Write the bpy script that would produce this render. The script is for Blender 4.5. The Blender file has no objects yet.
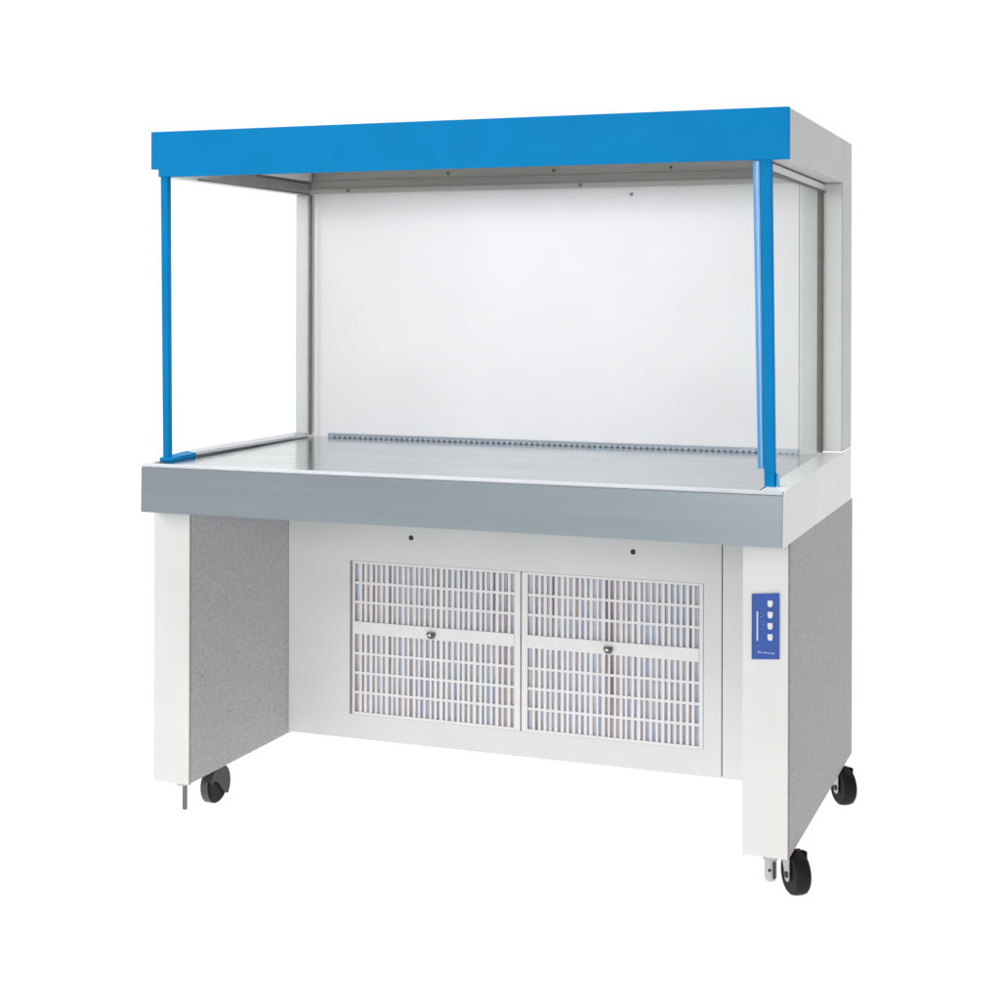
import bpy, bmesh, math, random
from mathutils import Vector, Matrix

random.seed(4)
SC = bpy.context.scene
COL = SC.collection
W, D, H = 1.40, 0.77, 1.42          # body: X -W..0, Y 0..D, Z 0..H (casters hang below 0)
FLOOR = -0.088

# ------------------------------------------------------------------ materials
def nodes(name):
    m = bpy.data.materials.new(name)
    m.use_nodes = True
    nt = m.node_tree
    return m, nt, nt.nodes['Principled BSDF']

def add_noise_colour(nt, b, c0, c1, scale, detail=3.0, lo=.35, hi=.65, stretch=(1, 1, 1), bump=0.0, dist=.001):
    tc = nt.nodes.new('ShaderNodeTexCoord')
    mp = nt.nodes.new('ShaderNodeMapping')
    mp.inputs['Scale'].default_value = stretch
    n = nt.nodes.new('ShaderNodeTexNoise')
    n.inputs['Scale'].default_value = scale
    n.inputs['Detail'].default_value = detail
    r = nt.nodes.new('ShaderNodeValToRGB')
    r.color_ramp.elements[0].position = lo
    r.color_ramp.elements[0].color = (*c0, 1)
    r.color_ramp.elements[1].position = hi
    r.color_ramp.elements[1].color = (*c1, 1)
    L = nt.links.new
    L(tc.outputs['Object'], mp.inputs['Vector'])
    L(mp.outputs['Vector'], n.inputs['Vector'])
    L(n.outputs['Fac'], r.inputs['Fac'])
    L(r.outputs['Color'], b.inputs['Base Color'])
    if bump:
        bp = nt.nodes.new('ShaderNodeBump')
        bp.inputs['Strength'].default_value = bump
        bp.inputs['Distance'].default_value = dist
        L(n.outputs['Fac'], bp.inputs['Height'])
        L(bp.outputs['Normal'], b.inputs['Normal'])
    return n

def paint(name, c, rough=.4, var=.03, scale=9, spec=.5, bump=0.0, stretch=(1, 1, 1), **k):
    m, nt, b = nodes(name)
    b.inputs['Roughness'].default_value = rough
    b.inputs['Specular IOR Level'].default_value = spec
    add_noise_colour(nt, b, tuple(v * (1 - var) for v in c), tuple(min(1, v * (1 + var)) for v in c), scale,
                     bump=bump, stretch=stretch, **k)
    return m

def metal(name, c, rough=.3, metallic=1.0, var=.04, scale=30, stretch=(1, 1, 1)):
    m = paint(name, c, rough, var, scale, stretch=stretch)
    m.node_tree.nodes['Principled BSDF'].inputs['Metallic'].default_value = metallic
    return m

M = {}
M['white'] = paint('white_powder_coat', (.77, .775, .762), .38, .02, 6)
M['pale'] = paint('pale_grey_paint', (.65, .65, .655), .42, .03, 7)
M['cream'] = paint('cream_paint', (.70, .72, .68), .4, .02, 7)
M['hammer'] = paint('hammered_grey_paint', (.49, .49, .498), .55, .125, 190, spec=.08, bump=.25, dist=.0006, detail=2.0)
M['blue'] = paint('blue_paint', (.002, .228, .535), .5, .04, 8, spec=.06)
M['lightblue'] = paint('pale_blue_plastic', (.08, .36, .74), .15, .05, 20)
M['header'] = paint('grey_header_paint', (.43, .425, .39), .38, .05, 10, stretch=(.3, 1, 4))
M['apron'] = metal('brushed_apron_steel', (.335, .385, .425), .33, .35, .03, 14, (.15, 1, 3))
M['steel'] = metal('polished_worktop_steel', (.515, .555, .575), .19, 1.0, .03, 12, (.2, 3, 1))
M['alu'] = metal('aluminium', (.66, .67, .70), .25)
M['chrome'] = metal('chrome', (.75, .74, .72), .12)
M['knobdark'] = metal('dark_chrome', (.16, .15, .14), .2)
M['zinc'] = metal('zinc_plate', (.50, .50, .52), .35, .9)
M['bolt'] = metal('bolt_steel', (.20, .20, .225), .4, .8)
M['rubber'] = paint('black_rubber', (.010, .010, .0095), .62, .2, 60, spec=.25)
M['darkgrey'] = paint('dark_grey_plastic', (.036, .039, .036), .5, .12, 90)
M['gasket'] = paint('brown_grey_gasket', (.14, .125, .11), .6, .1, 40)
M['dark'] = paint('dark_screw', (.03, .028, .025), .5, .1, 60)
M['band'] = paint('brown_edge_band', (.33, .26, .22), .5, .1, 50)
M['plastic_white'] = paint('white_plastic', (.82, .80, .80), .3, .02, 40)
M['slat'] = paint('white_slat_plastic', (.86, .845, .84), .35, .02, 30)
M['keypad'] = paint('keypad_blue_film', (.034, .098, .40), .35, .05, 120)
M['mint'] = paint('legend_pale_ink', (.62, .70, .86), .4, .05, 200)
M['amber'] = paint('amber_dot', (.50, .40, .22), .4, .05, 100)
M['teal'] = paint('teal_dot', (.05, .42, .55), .4, .05, 100)
M['ventdark'] = metal('vent_blue_steel', (.31, .36, .42), .4, .3)
M['rim'] = paint('rim_white_with_reflection', (.84, .85, .85), .3, .02, 10)  # white also puts the steel sides' bright reflection into the colour
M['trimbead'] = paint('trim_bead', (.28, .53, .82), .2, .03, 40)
M['slot'] = paint('slot_shadow_steel', (.13, .155, .19), .5, .1, 60)
M['foot'] = paint('foot_white_plastic', (.52, .51, .51), .3, .04, 40)
M['lip_highlight'] = paint('painted_lip_highlight', (.60, .62, .645), .3, .03, 10)  # pale colour paints in the highlight along the worktop edge
M['bead'] = paint('vent_bead', (.55, .59, .63), .4, .1, 80)
M['tread'] = paint('grey_tyre', (.085, .085, .08), .5, .1, 60)
M['screen'] = paint('filter_screen_white', (.845, .84, .848), .5, .015, 4)

def glass():
    m = bpy.data.materials.new('clear_pane_glass'); m.use_nodes = True
    nt = m.node_tree; nt.nodes.clear()
    o = nt.nodes.new('ShaderNodeOutputMaterial')
    mix = nt.nodes.new('ShaderNodeMixShader')
    t = nt.nodes.new('ShaderNodeBsdfTransparent'); t.inputs['Color'].default_value = (.993, .998, .996, 1)
    g = nt.nodes.new('ShaderNodeBsdfGlossy'); g.inputs['Roughness'].default_value = .02
    lw = nt.nodes.new('ShaderNodeLayerWeight'); lw.inputs['Blend'].default_value = .5
    pw = nt.nodes.new('ShaderNodeMath'); pw.operation = 'POWER'; pw.inputs[1].default_value = 5
    f = nt.nodes.new('ShaderNodeMath'); f.operation = 'MULTIPLY_ADD'; f.inputs[1].default_value = .35; f.inputs[2].default_value = .012
    nt.links.new(lw.outputs['Facing'], pw.inputs[0]); nt.links.new(pw.outputs[0], f.inputs[0])
    L = nt.links.new
    L(f.outputs[0], mix.inputs[0]); L(t.outputs[0], mix.inputs[1]); L(g.outputs[0], mix.inputs[2]); L(mix.outputs[0], o.inputs[0])
    return m
M['glass'] = glass()

def smudge(m, lo, hi, scale, stretch):
    nt = m.node_tree; b = nt.nodes['Principled BSDF']
    tc = nt.nodes.new('ShaderNodeTexCoord'); mp = nt.nodes.new('ShaderNodeMapping'); mp.inputs['Scale'].default_value = stretch
    n = nt.nodes.new('ShaderNodeTexNoise'); n.inputs['Scale'].default_value = scale; n.inputs['Detail'].default_value = 6; n.inputs['Roughness'].default_value = .65
    r = nt.nodes.new('ShaderNodeMapRange'); r.inputs['From Min'].default_value = .3; r.inputs['From Max'].default_value = .7
    r.inputs['To Min'].default_value = lo; r.inputs['To Max'].default_value = hi
    nt.links.new(tc.outputs['Object'], mp.inputs['Vector']); nt.links.new(mp.outputs['Vector'], n.inputs['Vector'])
    nt.links.new(n.outputs['Fac'], r.inputs['Value']); nt.links.new(r.outputs['Result'], b.inputs['Roughness'])
smudge(M['steel'], .12, .19, 4, (1, 2.5, 1))
smudge(M['apron'], .31, .36, 5, (.25, 1, 3))
smudge(M['white'], .30, .50, 5, (1, 1, 1))
smudge(M['blue'], .38, .60, 6, (.5, 1, 1))

def filter_mat():
    m, nt, b = nodes('pleated_filter_media')
    b.inputs['Roughness'].default_value = .8
    L = nt.links.new
    tc = nt.nodes.new('ShaderNodeTexCoord')
    mp = nt.nodes.new('ShaderNodeMapping'); mp.inputs['Scale'].default_value = (95, 1, 2.2)
    n = nt.nodes.new('ShaderNodeTexNoise'); n.inputs['Scale'].default_value = 1.0; n.inputs['Detail'].default_value = 2
    r = nt.nodes.new('ShaderNodeValToRGB')
    cr = r.color_ramp
    stops = [(.27, (.30, .21, .23)), (.36, (.58, .51, .56)), (.44, (.80, .74, .70)), (.50, (.62, .70, .88)), (.56, (.84, .83, .84)), (.63, (.50, .62, .86)), (.74, (.74, .66, .60))]
    cr.elements[0].position, cr.elements[0].color = stops[0][0], (*stops[0][1], 1)
    cr.elements[1].position, cr.elements[1].color = stops[-1][0], (*stops[-1][1], 1)
    for p, c in stops[1:-1]:
        e = cr.elements.new(p); e.color = (*c, 1)
    L(tc.outputs['Object'], mp.inputs['Vector']); L(mp.outputs['Vector'], n.inputs['Vector'])
    L(n.outputs['Fac'], r.inputs['Fac']); L(r.outputs['Color'], b.inputs['Base Color'])
    return m
M['filter'] = filter_mat()

# ------------------------------------------------------------------ mesh helpers
def add_box(bm, x0, x1, y0, y1, z0, z1, bev=0.0, seg=2, mi=0):
    v = [bm.verts.new((x, y, z)) for z in (z0, z1) for y in (y0, y1) for x in (x0, x1)]
    F = [(0, 2, 3, 1), (4, 5, 7, 6), (0, 1, 5, 4), (2, 6, 7, 3), (0, 4, 6, 2), (1, 3, 7, 5)]
    fs = [bm.faces.new([v[i] for i in f]) for f in F]
    for f in fs: f.material_index = mi
    if bev:
        es = list({e for f in fs for e in f.edges})
        r = bmesh.ops.bevel(bm, geom=es, offset=bev, segments=seg, profile=.5, affect='EDGES')
        for f in r['faces']: f.material_index = mi
    return v

def add_hexa(bm, p, bev=0.0, seg=2):
    """p: 8 points in the order of add_box"""
    v = [bm.verts.new(q) for q in p]
    F = [(0, 2, 3, 1), (4, 5, 7, 6), (0, 1, 5, 4), (2, 6, 7, 3), (0, 4, 6, 2), (1, 3, 7, 5)]
    fs = [bm.faces.new([v[i] for i in f]) for f in F]
    if bev:
        bmesh.ops.bevel(bm, geom=list({e for f in fs for e in f.edges}), offset=bev, segments=seg, profile=.5, affect='EDGES')

def add_prism(bm, pts, a0, a1, axis='x', bev=0.0):
    """extrude a 2D outline; axis x: pts are (y,z); y: (x,z); z: (x,y)"""
    def P(u, v, a): return {'x': (a, u, v), 'y': (u, a, v), 'z': (u, v, a)}[axis]
    A = [bm.verts.new(P(u, v, a0)) for u, v in pts]
    B = [bm.verts.new(P(u, v, a1)) for u, v in pts]
    n = len(pts); fs = [bm.faces.new(A), bm.faces.new(list(reversed(B)))]
    for i in range(n):
        fs.append(bm.faces.new([A[i], B[i], B[(i + 1) % n], A[(i + 1) % n]]))
    bmesh.ops.recalc_face_normals(bm, faces=fs)
    if bev:
        bmesh.ops.bevel(bm, geom=list({e for f in fs for e in f.edges}), offset=bev, segments=2, profile=.5, affect='EDGES')

def add_lathe(bm, prof, origin, axis, seg=32, mi=0):
    """prof: (radius, height) pairs; axis: unit direction"""
    ax = Vector(axis).normalized()
    u = ax.orthogonal().normalized(); w = ax.cross(u)
    o = Vector(origin); rings = []
    for r, h in prof:
        rings.append([bm.verts.new(o + ax * h + (u * math.cos(t) + w * math.sin(t)) * r)
                      for t in (2 * math.pi * k / seg for k in range(seg))])
    fs = []
    for a, b in zip(rings, rings[1:]):
        for k in range(seg):
            fs.append(bm.faces.new([a[k], a[(k + 1) % seg], b[(k + 1) % seg], b[k]]))
    fs.append(bm.faces.new(list(reversed(rings[0])))); fs.append(bm.faces.new(rings[-1]))
    for f in fs: f.material_index = mi
    bmesh.ops.recalc_face_normals(bm, faces=fs)

def plate(bm, xs, zs, holes, y0, y1):
    """vertical plate facing -Y with rectangular holes given as (i, j) cells"""
    nx, nz = len(xs) - 1, len(zs) - 1
    f, b = {}, {}
    solid = {(i, j) for i in range(nx) for j in range(nz)} - set(holes)
    def vf(i, j):
        if (i, j) not in f: f[i, j] = bm.verts.new((xs[i], y0, zs[j]))
        return f[i, j]
    def vb(i, j):
        if (i, j) not in b: b[i, j] = bm.verts.new((xs[i], y1, zs[j]))
        return b[i, j]
    for i, j in solid:
        bm.faces.new([vf(i, j), vf(i + 1, j), vf(i + 1, j + 1), vf(i, j + 1)])
        bm.faces.new([vb(i, j + 1), vb(i + 1, j + 1), vb(i + 1, j), vb(i, j)])
        for (di, dj, p, q) in ((0, -1, (i, j), (i + 1, j)), (1, 0, (i + 1, j), (i + 1, j + 1)),
                               (0, 1, (i + 1, j + 1), (i, j + 1)), (-1, 0, (i, j + 1), (i, j))):
            if (i + di, j + dj) not in solid:
                bm.faces.new([vb(*p), vb(*q), vf(*q), vf(*p)])

def obj(name, bm, mats, parent=None, smooth=True):
    me = bpy.data.meshes.new(name)
    bmesh.ops.recalc_face_normals(bm, faces=bm.faces)
    bm.to_mesh(me); bm.free()
    for m in (mats if isinstance(mats, (list, tuple)) else [mats]): me.materials.append(m)
    if smooth:
        me.polygons.foreach_set('use_smooth', [True] * len(me.polygons))
        me.set_sharp_from_angle(angle=math.radians(32))
    o = bpy.data.objects.new(name, me); COL.objects.link(o)
    if parent: o.parent = parent
    if smooth:
        wn = o.modifiers.new('weighted_normals', 'WEIGHTED_NORMAL'); wn.keep_sharp = True; wn.weight = 100
    return o

def box_obj(name, m, parent, x0, x1, y0, y1, z0, z1, bev=.0015, seg=2):
    bm = bmesh.new(); add_box(bm, x0, x1, y0, y1, z0, z1, bev, seg)
    return obj(name, bm, m, parent)

# ------------------------------------------------------------------ the bench
CHIPS = [(.048, .227), (.164, .123)]
bench = bpy.data.objects.new('clean_bench', None); COL.objects.link(bench)
bench.location = (0, 0, 0)
bench.empty_display_size = .1
bench['label'] = 'white and steel laboratory clean bench with blue top trim, glass sides and black casters'
bench['category'] = 'clean bench'

# ---- canopy -------------------------------------------------------
ZB = 1.321          # lower edge of the canopy
GX0, GX1 = -1.345, -.045   # inner faces of the side skirts
YC = .64            # front face of the rear columns
bm = bmesh.new()
add_box(bm, -W + .004, -.004, .004, D - .004, 1.405, H - .001, .002)                 # lid
canopy = obj('canopy', bm, M['pale'], bench)
# fascia, cut short at its lower left end as on the bench
bm = bmesh.new()
add_prism(bm, [(-W, 1.338), (-W + .0185, 1.338), (-W + .0185, ZB), (-.0005, ZB), (-.0005, H), (-W, H)], -.002, .010, 'y', .0012)
obj('fascia', bm, M['blue'], canopy)
bm = bmesh.new()
add_box(bm, GX0 + .001, GX1 - .001, YC + .004, YC + .016, ZB + .003, 1.404, .001)     # header at the back
add_box(bm, GX0 + .001, GX1 - .001, YC - .004, YC + .003, ZB + .003, ZB + .014, .001)  # lower step
add_box(bm, GX0 + .001, GX1 - .001, YC - .001, YC + .003, ZB + .030, ZB + .033, .0008)
header = obj('header', bm, M['header'], canopy)
for x, z, y in [(-1.235, 1.329, .635), (-.965, 1.366, .643), (-.62, 1.329, .635), (-.69, 1.366, .643), (-.40, 1.366, .643)]:
    bm = bmesh.new(); add_lathe(bm, [(.0035, 0), (.0036, .002), (.0036, .004)], (x, y - .0025, z), (0, 1, 0), 12)
    obj('screw', bm, M['gasket'], header)
# side skirts + columns: one folded plate each side
def side_shell(x0, x1):
    pts = [(.011, ZB), (YC, ZB), (YC, .7145), (D, .7145), (D, H - .0005), (.011, H - .0005)]
    bm = bmesh.new(); add_prism(bm, pts, x0, x1, 'x', .002)
    return obj('side_shell', bm, M['pale'], canopy)
side_shell(-.044, 0.0)
side_shell(-1.383, GX0 - .001)
# white facings on the fronts of the rear columns
box_obj('column_facing', M['cream'], canopy, -.0425, -.0015, YC - .004, YC - .0005, .715, ZB - .003, .001)
box_obj('column_facing', M['cream'], canopy, -1.3815, GX0 - .003, YC - .004, YC - .0005, .715, ZB - .003, .001)
# left skirt under the fascia: rail, and strips painting in its reflections
bm = bmesh.new()
add_box(bm, GX0, GX0 + .004, .014, YC - .006, ZB + .002, ZB + .026, .001)
obj('skirt_rail', bm, M['alu'], canopy)
bm = bmesh.new()
add_box(bm, GX0, GX0 + .010, .014, YC - .008, ZB + .033, 1.40, .002)
obj('skirt_reflection', bm, M['white'], canopy)
bm = bmesh.new()
add_box(bm, GX0, GX0 + .0025, .016, YC - .008, ZB + .0265, ZB + .0325)  # dark strip paints a reflected line on the skirt
add_box(bm, GX0 + .001, GX0 + .006, .10, YC - .008, ZB - .0015, ZB + .0015)
obj('gasket', bm, M['gasket'], canopy)
# ceiling light housing up in the hood
bm = bmesh.new()
add_box(bm, -1.28, -.12, .26, .38, 1.375, 1.404, .004)
add_lathe(bm, [(.013, 0), (.013, 1.08)], (-1.24, .32, 1.362), (1, 0, 0), 16)
obj('lamp_housing', bm, M['white'], canopy)

# ---- side glazing --------------------------------------------------
for gx, s in ((-.047, 1), (GX0 - .0035 + .006, -1)):
    p = box_obj('glass_pane', M['glass'], bench, gx - .0025, gx + .0025, .032, YC - .010, .712, ZB + .004, 0)
    # head channel with dark seal lines
    bm = bmesh.new()
    if s > 0:
        add_box(bm, gx + .003, gx + .0075, .030, YC - .003, ZB - .0185, ZB - .004, .001)
        obj('glass_channel', bm, M['white'], bench)
        bm = bmesh.new()
        add_box(bm, gx + .003, gx + .008, .030, YC - .003, ZB - .0035, ZB - .0005)
        add_box(bm, gx + .003, gx + .0085, .030, YC - .003, ZB - .0225, ZB - .019)
        add_box(bm, gx - .008, gx + .0042, YC - .013, YC - .0045, .712, ZB - .004)
        obj('gasket', bm, M['gasket'], bench)
    else:
        bm.free(); bm = bmesh.new()
        add_box(bm, gx + .003, gx + .007, YC - .012, YC - .0045, .712, ZB - .002)
        obj('gasket', bm, M['gasket'], bench)

# ---- blue corner posts (they lean a little) ------------------------
def post(xt0, xt1, xb0, xb1, name='post'):
    bm = bmesh.new()
    y0, y1, zb, zt = .0005, .016, .6985, ZB + .002
    add_hexa(bm, [(xb0, y0, zb), (xb1, y0, zb), (xb0, y1, zb), (xb1, y1, zb), (xt0, y0, zt), (xt1, y0, zt), (xt0, y1, zt), (xt1, y1, zt)], .0018, 3)
    return obj(name, bm, M['blue'], bench)
post(-1.3775, -1.3600, -1.3695, -1.3545)
pr = post(-.0568, -.0340, -.0460, -.0255)
# pale edge trim on the inner side of the right post, with a bright bead
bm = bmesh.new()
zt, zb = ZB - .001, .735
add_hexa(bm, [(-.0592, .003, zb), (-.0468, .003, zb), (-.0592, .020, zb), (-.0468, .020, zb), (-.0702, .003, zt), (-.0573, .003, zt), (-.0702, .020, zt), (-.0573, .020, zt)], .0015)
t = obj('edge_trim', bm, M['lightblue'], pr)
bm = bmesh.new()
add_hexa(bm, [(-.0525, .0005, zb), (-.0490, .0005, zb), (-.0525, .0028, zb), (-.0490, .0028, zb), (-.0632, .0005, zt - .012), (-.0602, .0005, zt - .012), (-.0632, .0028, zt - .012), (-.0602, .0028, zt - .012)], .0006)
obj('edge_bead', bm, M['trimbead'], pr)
# bottom of the glazing on the worktop: blue front block, then metal sill
bm = bmesh.new()
add_hexa(bm, [(-1.374, -.006, .7005), (-1.343, -.006, .7005), (-1.372, .100, .7005), (-1.346, .100, .7005), (-1.374, -.006, .709), (-1.343, -.006, .7085), (-1.372, .100, .7150), (-1.347, .100, .7125)], .002)
obj('blue_sill_block', bm, M['blue'], bench)
bm = bmesh.new()
add_hexa(bm, [(-1.372, .1005, .7015), (-1.346, .1005, .7015), (-1.366, YC - .006, .7015), (-1.347, YC - .006, .7015), (-1.372, .1005, .7155), (-1.347, .1005, .713), (-1.366, YC - .006, .719), (-1.348, YC - .006, .712)], .0015)
obj('glass_sill', bm, M['alu'], bench)
box_obj('gasket', M['gasket'], bench, -1.3455, -1.344, .102, YC - .006, .7034, .7062, 0)
box_obj('sill_end', M['lightblue'], bench, -.0245, -.0205, .004, .024, .7005, .727, .001)

# ---- rear screen ---------------------------------------------------
YS = YC + .018
bm = bmesh.new(); add_box(bm, GX0 + .004, -.102, YS, YS + .012, .7045, 1.404, .001)
screen = obj('filter_screen', bm, M['screen'], bench)
bm = bmesh.new(); add_lathe(bm, [(.004, 0), (.0045, .002), (.0045, .004)], (-.50, YS - .0025, 1.306), (0, 1, 0), 12)
obj('screw', bm, M['bolt'], screen)
box_obj('screen_stile', M['cream'], bench, -.1005, GX1 - .004, YS - .001, YS + .012, .705, 1.404, .001)
# perforated upstand along the back of the worktop
bm = bmesh.new()
add_box(bm, -1.298, -.102, YS - .006, YS - .0012, .7030, .7150, .001, 2, 0)
n = 82
for k in range(n):
    x = -1.29 + (k + .5) * 1.18 / n
    add_box(bm, x - .0050, x + .0022, YS - .0100, YS - .0062, .7052, .7086 + random.uniform(-.0006, .0006), .0012, 2, 1)
    add_box(bm, x + .0028, x + .0064, YS - .0085, YS - .0062, .7048, .7080, 0, 1, 2)
obj('vent_strip', bm, [M['ventdark'], M['bead'], M['slot']], bench)

# ---- worktop ------------------------------------------------------
TX0, TX1, TY0 = -1.3815, .0012, -.064
bm = bmesh.new()
r = .013
ZL = .6935
prof = [(TY0 - .001, .597), (TY0, ZL - .002), (TY0 + .002, ZL), (YC - .02, ZL), (YC - .02, .597)]
A = [bm.verts.new((TX0, y, z)) for y, z in prof]; B = [bm.verts.new((TX1, y, z)) for y, z in prof]
bm.faces.new(A); bm.faces.new(list(reversed(B)))
for i in range(len(prof)):
    bm.faces.new([A[i], B[i], B[(i + 1) % len(prof)], A[(i + 1) % len(prof)]])
worktop = obj('worktop', bm, M['apron'], bench)
bm = bmesh.new()
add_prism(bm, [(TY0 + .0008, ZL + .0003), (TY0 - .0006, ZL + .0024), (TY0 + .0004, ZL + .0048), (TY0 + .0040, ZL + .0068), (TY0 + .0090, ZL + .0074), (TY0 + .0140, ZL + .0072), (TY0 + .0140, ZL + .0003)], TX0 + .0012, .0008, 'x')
obj('lip_highlight_strip', bm, M['lip_highlight'], worktop)  # strip added to carry the painted edge highlight
bm = bmesh.new()
ya, yb = TY0 + .0143, YS - .002
add_hexa(bm, [(-1.342, ya, .690), (-.046, ya, .690), (-1.342, yb, .690), (-.046, yb, .690), (-1.342, ya, .7004), (-.046, ya, .7004), (-1.342, yb, .7046), (-.046, yb, .7046)])
obj('work_surface', bm, M['steel'], worktop)
# raised side rims: front end flush with the apron, rising to the back, their outer sheet runs past the column
for x0, x1, xs in ((-.043, .0010, .0040), (-1.3812, -1.374, -1.3842)):
    top = [(.45, .7105), (.10, .7035), (-.02, .7010), (-.052, .6992), (-.0615, .692)]
    bm = bmesh.new()
    add_prism(bm, [(-.0486, .5985), (YC - .006, .5985), (YC - .006, .7125)] + top[:3] + [(-.0486, .6998)], x0, x1, 'x', .002)
    obj('side_rim', bm, M['rim'], worktop)
    bm = bmesh.new()
    add_prism(bm, [(-.0635, .5965), (.742, .5965), (.742, .7140), (YC, .7130)] + [(y, z + .0004) for y, z in top], min(x1 + .0002, xs) if xs > -1 else xs, max(x1 + .0002, xs) if xs > -1 else x0 - .0002, 'x', .0007)
    obj('rim_plate', bm, M['rim'], worktop)

# ---- lower cabinet -------------------------------------------------
PZ = .596
def pedestal(x0, x1, in_x0, y1):
    bm = bmesh.new(); add_box(bm, x0, x1, .004, y1, .003, PZ, .0015)
    p = obj('pedestal', bm, M['hammer'], bench)
    bm = bmesh.new(); add_box(bm, x0 + .001, x1 - .0029, -.0005, .0035, .0, PZ - .002, .0012)
    obj('front_panel', bm, M['white'], p)
    bm = bmesh.new(); add_box(bm, x1 - .0026, x1 - .0006, .0002, .0036, .0, PZ - .002, .0006)
    obj('edge_band', bm, M['band'], p)
    return p
pl = pedestal(-1.392, -1.2985, 0, D)
for y, z in CHIPS:
    bm = bmesh.new()
    add_lathe(bm, [(.0026, 0), (.0018, .0004)], (-1.2986, y, z), (1, 0, 0), 7)
    obj('paint_chip', bm, M['gasket'], pl)
prd = pedestal(-.0875, .0035, 0, D - .002)

YP = .445
SX = -.229
zs0, zs1 = .008, PZ - .0015
bm = bmesh.new()
gz0, gz1 = .066, .432
plate(bm, [-1.2975, -1.1335, -.2703, SX - .0015], [zs0, gz0, gz1, zs1], [(1, 1)], YP, YP + .004)
panel = obj('intake_panel', bm, M['white'], bench)
box_obj('filler_strip', M['white'], bench, SX + .0012, -.0885, YP - .001, YP + .004, zs0, zs1, .001)
bm = bmesh.new()
add_box(bm, -1.296, -.089, YP + .050, D - .006, .010, PZ - .003, .001)
add_box(bm, SX - .006, SX + .006, YP + .0045, YP + .0485, .010, PZ - .003)
add_box(bm, -1.2965, -1.1345, YP + .006, YP + .0485, .010, PZ - .003)
obj('cabinet_back', bm, M['gasket'], bench)
for x, z in ((-.974, .494), (-.432, .492)):
    bm = bmesh.new(); add_lathe(bm, [(.0048, 0), (.0062, .0015), (.0062, .003)], (x, YP - .0015, z), (0, 1, 0), 14)
    obj('screw', bm, M['dark'], panel)

def grille(x0, x1, fx0, fx1, knob_x):
    """slot area x0..x1 inside a frame fx0..fx1"""
    n = 29
    za, zb_, zc, zd = .0725, .258, .288, .4255
    bm = bmesh.new()
    y0, y1 = YP - .0005, YP + .0045
    add_box(bm, fx0, x0, y0, y1, gz0 + .0004, gz1 - .0004, .0008)
    add_box(bm, x1, fx1, y0, y1, gz0 + .0004, gz1 - .0004, .0008)
    add_box(bm, x0 + .0002, x1 - .0002, y0, y1, gz0 + .0004, za, .0006)
    add_box(bm, x0 + .0002, x1 - .0002, y0, y1, zd, gz1 - .0004, .0006)
    add_box(bm, x0 + .0002, x1 - .0002, y0 - .0015, y1, zb_, zc, .001)
    pit = (x1 - x0) / n
    sw = pit * .46
    for k in range(1, n):
        x = x0 + k * pit + random.uniform(-.0011, .0011)
        w = sw * random.uniform(.74, 1.22) / 2
        for a, b in ((za, zb_), (zc, zd)):
            add_box(bm, x - w, x + w, y0 + .0006, y1 + .004, a + .0002, b - .0002, .0006, 1)
    for a, b, c in ((za, zb_, 4), (zc, zd, 3)):
        for k in range(1, c):
            z = a + (b - a) * k / c
            add_box(bm, x0 + .0002, x1 - .0002, y0 + .0014, y1 + .003, z - .0031, z + .0031, .0006, 1)
    g = obj('grille', bm, M['slat'], panel)
    if fx0 < -1:
        box_obj('groove_shadow', M['band'], g, -1.1332, -1.1264, YP + .0035, YP + .006, gz0, gz1, 0)  # brown strip paints in the shadow line of the groove
    bm = bmesh.new()
    zk = .2705
    out = [(knob_x + u, zk + v) for u, v in ((-.0100, .0070), (.0100, .0070), (.0105, .0000), (.0072, -.0072), (.0030, -.0092), (-.0030, -.0092), (-.0072, -.0072), (-.0105, .0000))]
    add_prism(bm, out, y0 - .0095, y0 - .0017, 'y', .0020)
    nf = len(bm.faces)
    add_box(bm, knob_x - .0052, knob_x + .0022, y0 - .0118, y0 - .0098, zk - .0024, zk + .0034, .0006, 2, 1)
    obj('latch_knob', bm, [M['knobdark'], M['chrome']], g)
    # pleated media right behind
    bm = bmesh.new()
    m = 120; front, back = [], []
    for k in range(m + 1):
        x = fx0 + .001 + (fx1 - fx0 - .002) * k / m
        y = YP + .0100 + (.0025 if k % 2 else 0)
        front.append((bm.verts.new((x, y, gz0 - .01)), bm.verts.new((x, y, gz1 + .01))))
        back.append((bm.verts.new((x, y + .012, gz0 - .01)), bm.verts.new((x, y + .012, gz1 + .01))))
    for k in range(m):
        bm.faces.new([front[k][0], front[k + 1][0], front[k + 1][1], front[k][1]])
        bm.faces.new([back[k][1], back[k + 1][1], back[k + 1][0], back[k][0]])
    for k in (0, m): bm.faces.new([front[k][0], front[k][1], back[k][1], back[k][0]])
    obj('filter_media', bm, M['filter'], g, smooth=False)
grille(-1.120, -.7145, -1.1262, -.6995, -.9198)
grille(-.6820, -.2800, -.6965, -.2715, -.4874)

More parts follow.
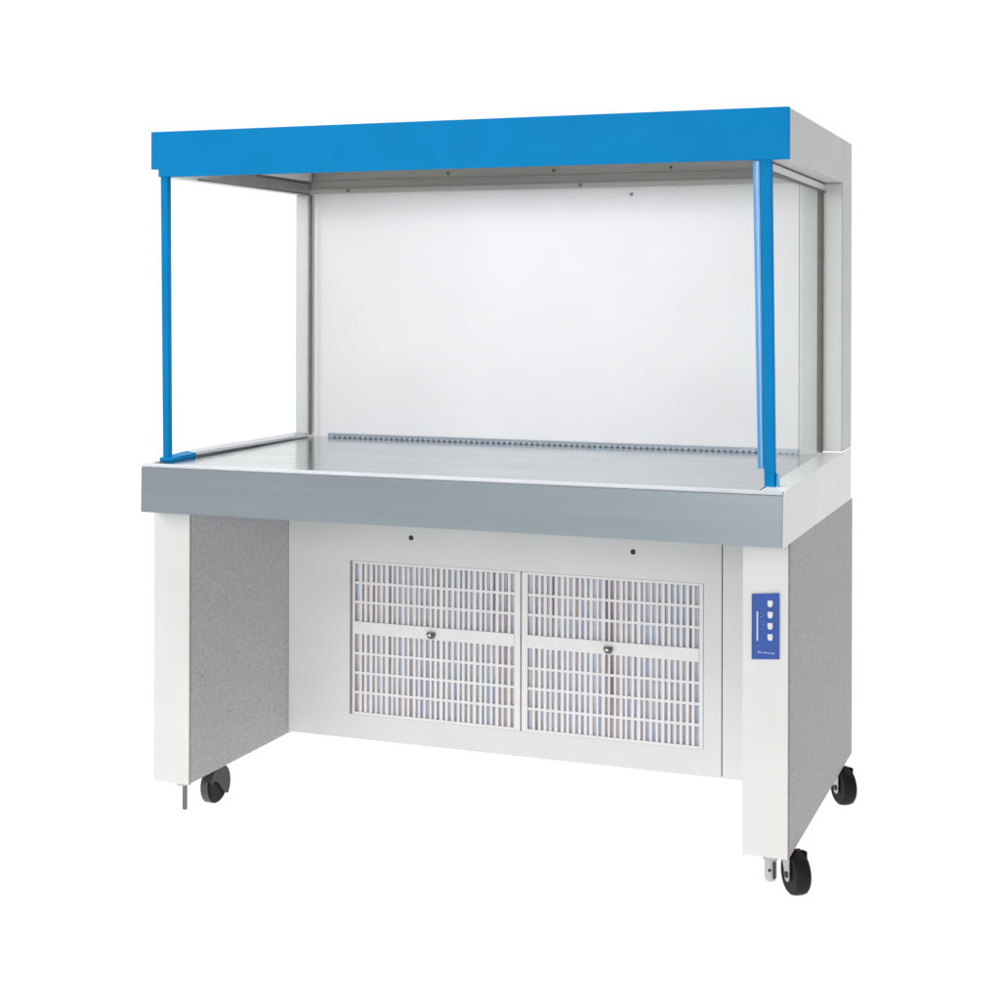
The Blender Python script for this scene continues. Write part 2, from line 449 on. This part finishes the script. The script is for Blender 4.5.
# ---- control panel on the right pedestal ---------------------------
bm = bmesh.new(); add_hexa(bm, [(-.0687, -.0035, .3735), (-.0158, -.0035, .3775), (-.0687, -.0010, .3735), (-.0158, -.0010, .3775),
             (-.0687, -.0035, .4975), (-.0158, -.0035, .5025), (-.0687, -.0010, .4975), (-.0158, -.0010, .5025)], .0006)
cp = obj('control_panel', bm, M['keypad'], bench)
for k in range(4):
    z = .4812 - k * .02115
    bm = bmesh.new()
    add_prism(bm, [(-.0378, z + .0062), (-.0283, z + .0064), (-.0279, z - .0005), (-.0296, z - .0060), (-.0364, z - .0060), (-.0382, z)], -.0052, -.0036, 'y', .0008)
    obj('button', bm, M['plastic_white'], cp)
box_obj('indicator_strip', M['mint'], cp, -.0590, -.0560, -.0042, -.0036, .4095, .4655, .0003)
bm = bmesh.new()
for k, (dx, dz) in enumerate([(0, .463), (.0035, .4575), (0, .4555), (.0030, .4460), (.004, .4405), (.0015, .4330), (.004, .4235), (.002, .4160), (.002, .4105), (-.0055, .3995)]):
    x = -.0500 + dx
    add_box(bm, x - .0007, x + .0007, -.0040, -.0036, dz - .0006, dz + .0006, 0, 1, 1 if k in (6, 7) else 0)
obj('indicator_dots', bm, [M['amber'], M['teal']], cp)
bm = bmesh.new()                      # the line of tiny lettering along the foot of the keypad, too small to be read
x = -.0560
for k in range(13):
    h = .0042 if k == 0 else random.choice((.0024, .0024, .0030, .0034))
    zb0 = .3868
    if k == 0:
        add_box(bm, x, x + .0009, -.0041, -.0036, zb0 - .0006, zb0 + h)
        add_box(bm, x + .0011, x + .0020, -.0041, -.0036, zb0 + .0012, zb0 + .0030)
    else:
        add_box(bm, x, x + .0006, -.0041, -.0036, zb0, zb0 + h)
        add_box(bm, x + .0006, x + .0016, -.0041, -.0036, zb0 + (.0 if k % 3 else .0016), zb0 + (.0008 if k % 3 else .0024))
        if k % 2: add_box(bm, x + .0013, x + .0019, -.0041, -.0036, zb0 + .0009, zb0 + .0024)
    x += .0025
obj('lettering', bm, M['mint'], cp)

# ---- casters -------------------------------------------------------
def caster(x, y, yaw, plate_box, hood=False, off=-.018, R=.0415, w=.0155):
    """swivel caster; x, y: where the wheel touches the floor; yaw turns the axle (0 = along X)"""
    zc = FLOOR + R
    Mx = Matrix.Translation((x, y, 0)) @ Matrix.Rotation(yaw, 4, 'Z')
    piv = Mx @ Vector((0, -off, 0))
    def done(name, bm, m, parent):
        bmesh.ops.transform(bm, matrix=Mx, verts=bm.verts)
        return obj(name, bm, m, parent)
    bm = bmesh.new()
    px0, px1, py0, py1 = plate_box
    add_box(bm, px0, px1, py0, py1, -.0012, .0028, .0006)                   # mounting plate under the pedestal
    add_box(bm, px0 + .012, px1 - .012, py0 + .010, py1 - .010, -.0040, -.0014, .001)
    c = obj('caster', bm, M['zinc'], bench)
    if hood:
        bm = bmesh.new()
        pts = []
        n = 20
        for k in range(n + 1):                       # outer arc of the hood, over the wheel and down its back
            a = math.radians(168 - k * 208 / n)
            pts.append(((R + .0022) * math.cos(a), zc + (R + .0022) * math.sin(a)))
        for k in range(1, 9):                        # swept lower edge
            t = k / 9
            p0, p1, p2, p3 = Vector((.0330, zc - .0285)), Vector((.004, zc - .024)), Vector((-.004, zc + .022)), Vector((-.0405, zc + .0125))
            q = p0 * (1 - t) ** 3 + p1 * 3 * t * (1 - t) ** 2 + p2 * 3 * t * t * (1 - t) + p3 * t ** 3
            pts.append((q.x, q.y))
        add_prism(bm, pts, w + .0008, w + .0036, 'x', .0006)
        for k in range(n):
            a0, a1 = (math.radians(160 - j * 196 / n) for j in (k, k + 1))
            q = [(r_ * math.cos(a), zc + r_ * math.sin(a)) for a, r_ in ((a0, R + .0012), (a1, R + .0012), (a1, R + .0030), (a0, R + .0030))]
            add_prism(bm, q, -w * .2, w + .0030, 'x')
        done('wheel_guard', bm, M['darkgrey'], c)
    else:
        bm = bmesh.new()
        for sgn, fmat in ((-1, 'zinc'), (1, 'rubber')):
            if sgn > 0: bm = bmesh.new()
            xo = sgn * (w + (.0030 if sgn < 0 else .0018))
            pts = [(-.011, -.004), (-off + (.012 if sgn < 0 else -.009), -.006), (.0115, zc + .004)]
            for k in range(11):
                a = -k * math.pi / 10
                pts.append((.0115 * math.cos(a), zc - .004 + .0115 * math.sin(a)))
            pts += [(-.0115, zc + .006)]
            add_prism(bm, pts, xo - .0014, xo + .0014, 'x', .0007)
            done('fork', bm, M[fmat], c)
        bm = bmesh.new()
        add_box(bm, -w + .003, w - .003, -.006, -off - .006, -.0066, -.0042, .0006)
        done('crown', bm, M['rubber'], c)
    bm = bmesh.new()
    add_lathe(bm, [(R - .014, -w + .001), (R - .012, -w), (R - .005, -w), (R - .0015, -w * .78), (R, -w * .35), (R, w * .35), (R - .0015, w * .78), (R - .005, w), (R - .012, w), (R - .014, w - .001)], (0, 0, zc), (1, 0, 0), 56)
    wh = done('wheel', bm, M['rubber'], c)
    if hood:
        bm = bmesh.new()
        n = 40
        A = []
        for k in range(n):
            a = 2 * math.pi * k / n
            A.append([bm.verts.new((xx, (R + rr) * math.cos(a), zc + (R + rr) * math.sin(a))) for xx, rr in ((-w * .8, -.003), (-w * .8, .0004), (w * .55, .0006), (w * .55, -.003))])
        for k in range(n):
            p, q = A[k], A[(k + 1) % n]
            for i in range(4):
                bm.faces.new([p[i], q[i], q[(i + 1) % 4], p[(i + 1) % 4]])
        done('tyre', bm, M['tread'], wh)
    bm = bmesh.new()
    add_lathe(bm, [(.0050, -w - .0075), (.0062, -w - .0065), (.0062, -w - .0030), (.0045, -w - .0028), (.0045, w + .0010), (.0062, w + .0030), (.0062, w + .0060)], (0, 0, zc - .002), (1, 0, 0), 16)
    if hood: bm.free()
    else: done('axle', bm, M['darkgrey'], c)
    return c
caster(.003, .071, math.radians(35), (-.050, -.004, .050, .120))
caster(.000, .669, math.radians(35), (-.050, -.004, .650, .720))
caster(-1.338, .167, 0, (-1.375, -1.312, .135, .205), hood=True, w=.0135)

# ---- levelling feet ------------------------------------------------
bm = bmesh.new()
add_lathe(bm, [(.0125, 0), (.0150, -.003), (.0150, -.010), (.0118, -.0125), (.0118, -.046), (.0085, -.052)], (-.038, .030, -.0005), (0, 0, 1), 28)
f = obj('levelling_foot', bm, M['foot'], bench)
bm = bmesh.new(); add_lathe(bm, [(.0030, 0), (.0030, .003)], (-.0375, .0170, -.030), (0, 1, 0), 12)
add_box(bm, -.0308, -.0268, .0170, .022, -.045, -.014)
obj('set_screw', bm, M['dark'], f)
bm = bmesh.new()
add_lathe(bm, [(.0165, 0), (.0165, -.004), (.0125, -.0095), (.0100, -.0100)], (-1.3360, .030, -.0005), (0, 0, 1), 28)
f = obj('levelling_foot', bm, M['foot'], bench)
bm = bmesh.new()
prof = [(.0052, -.0095)]
for k in range(12):
    z = -.012 - k * .0042
    prof += [(.0056, z), (.0050, z - .0021)]
prof += [(.0056, -.0620), (.0042, -.0640)]
add_lathe(bm, prof, (-1.3300, .030, 0), (0, 0, 1), 18)
obj('threaded_rod', bm, M['bolt'], f)

# ------------------------------------------------------------------ setting: white floor made to glow, white background
bm = bmesh.new()
vs = [bm.verts.new(p) for p in ((-40, -1.6, FLOOR - .0005), (1.6, -1.6, FLOOR - .0005), (60, 60, FLOOR - .0005), (60, 400, FLOOR - .0005), (-60, 400, FLOOR - .0005))]
vs2 = [v for v in vs]
bm.faces.new(vs2)
fm = bpy.data.materials.new('glowing_white_floor'); fm.use_nodes = True
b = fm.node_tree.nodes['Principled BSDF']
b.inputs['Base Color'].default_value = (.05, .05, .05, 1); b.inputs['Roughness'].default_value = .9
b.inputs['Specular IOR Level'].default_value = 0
b.inputs['Emission Color'].default_value = (1, 1, 1, 1); b.inputs['Emission Strength'].default_value = 1.04  # floor glows so that no shadow shows under the bench
fl = obj('floor', bm, fm, smooth=False)
fl['kind'] = 'structure'
fl['label'] = 'plain white floor under the bench, made to glow'

w = bpy.data.worlds.new('World'); SC.world = w; w.use_nodes = True
nt = w.node_tree; nt.nodes.clear()
L = nt.links.new
out = nt.nodes.new('ShaderNodeOutputWorld'); bg = nt.nodes.new('ShaderNodeBackground')
tc = nt.nodes.new('ShaderNodeTexCoord'); sx = nt.nodes.new('ShaderNodeSeparateXYZ')
ad = nt.nodes.new('ShaderNodeMath'); ad.operation = 'MULTIPLY_ADD'; ad.inputs[1].default_value = -.8     # background dimmed to the right, to shade the bench's right side
mr = nt.nodes.new('ShaderNodeMapRange'); mr.interpolation_type = 'SMOOTHSTEP'
mr.inputs['From Min'].default_value = -.25; mr.inputs['From Max'].default_value = .35
mr.inputs['To Min'].default_value = .22; mr.inputs['To Max'].default_value = 1.06
L(tc.outputs['Generated'], sx.inputs[0])
L(sx.outputs['X'], ad.inputs[0]); L(sx.outputs['Y'], ad.inputs[2])
L(ad.outputs[0], mr.inputs['Value'])
L(mr.outputs['Result'], bg.inputs['Strength']); bg.inputs['Color'].default_value = (1, 1, 1, 1)
L(bg.outputs[0], out.inputs['Surface'])

def area(name, loc, target, sx_, sy_, power, col=(1, 1, 1)):
    l = bpy.data.lights.new(name, 'AREA'); l.shape = 'RECTANGLE'; l.size = sx_; l.size_y = sy_
    l.energy = power; l.color = col
    o = bpy.data.objects.new(name, l); COL.objects.link(o)
    o.location = loc
    o.rotation_euler = (Vector(target) - Vector(loc)).to_track_quat('-Z', 'Y').to_euler()
    return o
area('key_softbox', (-2.6, -3.2, 2.4), (-1.0, .1, .6), 1.6, 1.6, 42)
area('added_fill_light', (-.10, -4.7, 1.35), (-.75, .4, .65), 2.0, 1.2, 72)  # added front light, brightens the recessed panels
area('added_top_light', (-.75, -.45, 3.6), (-.75, -.1, .7), 2.6, .7, 55)  # added overhead light, brightens the worktop edge and rims
area('added_hood_light', (-.70, .15, 1.372), (-.70, .62, .80), 1.1, .06, 2.3)  # added unseen light in the hood, brightens the rear screen

# ------------------------------------------------------------------ camera
cam = bpy.data.cameras.new('camera'); co = bpy.data.objects.new('camera', cam); COL.objects.link(co)
cam.sensor_width = 36; cam.lens = 1623.84 / 1000 * 36
cam.shift_y = -(500 - 301.3) / 1000
cam.clip_start = .05; cam.clip_end = 1500
co.matrix_world = (Matrix.Translation((.57969, -3.05259, 1.05138)) @ Matrix.Rotation(.3637086, 4, 'Z')
                   @ Matrix.Rotation(math.pi / 2, 4, 'X') @ Matrix.Rotation(.002529, 4, 'Z'))
SC.camera = co
vs_ = SC.view_settings
vs_.view_transform = 'Standard'; vs_.look = 'None'; vs_.exposure = 0; vs_.gamma = 1; vs_.use_curve_mapping = False
SC.render.resolution_x = SC.render.resolution_y = 1024
SC.cycles.max_bounces = 10; SC.cycles.transparent_max_bounces = 16
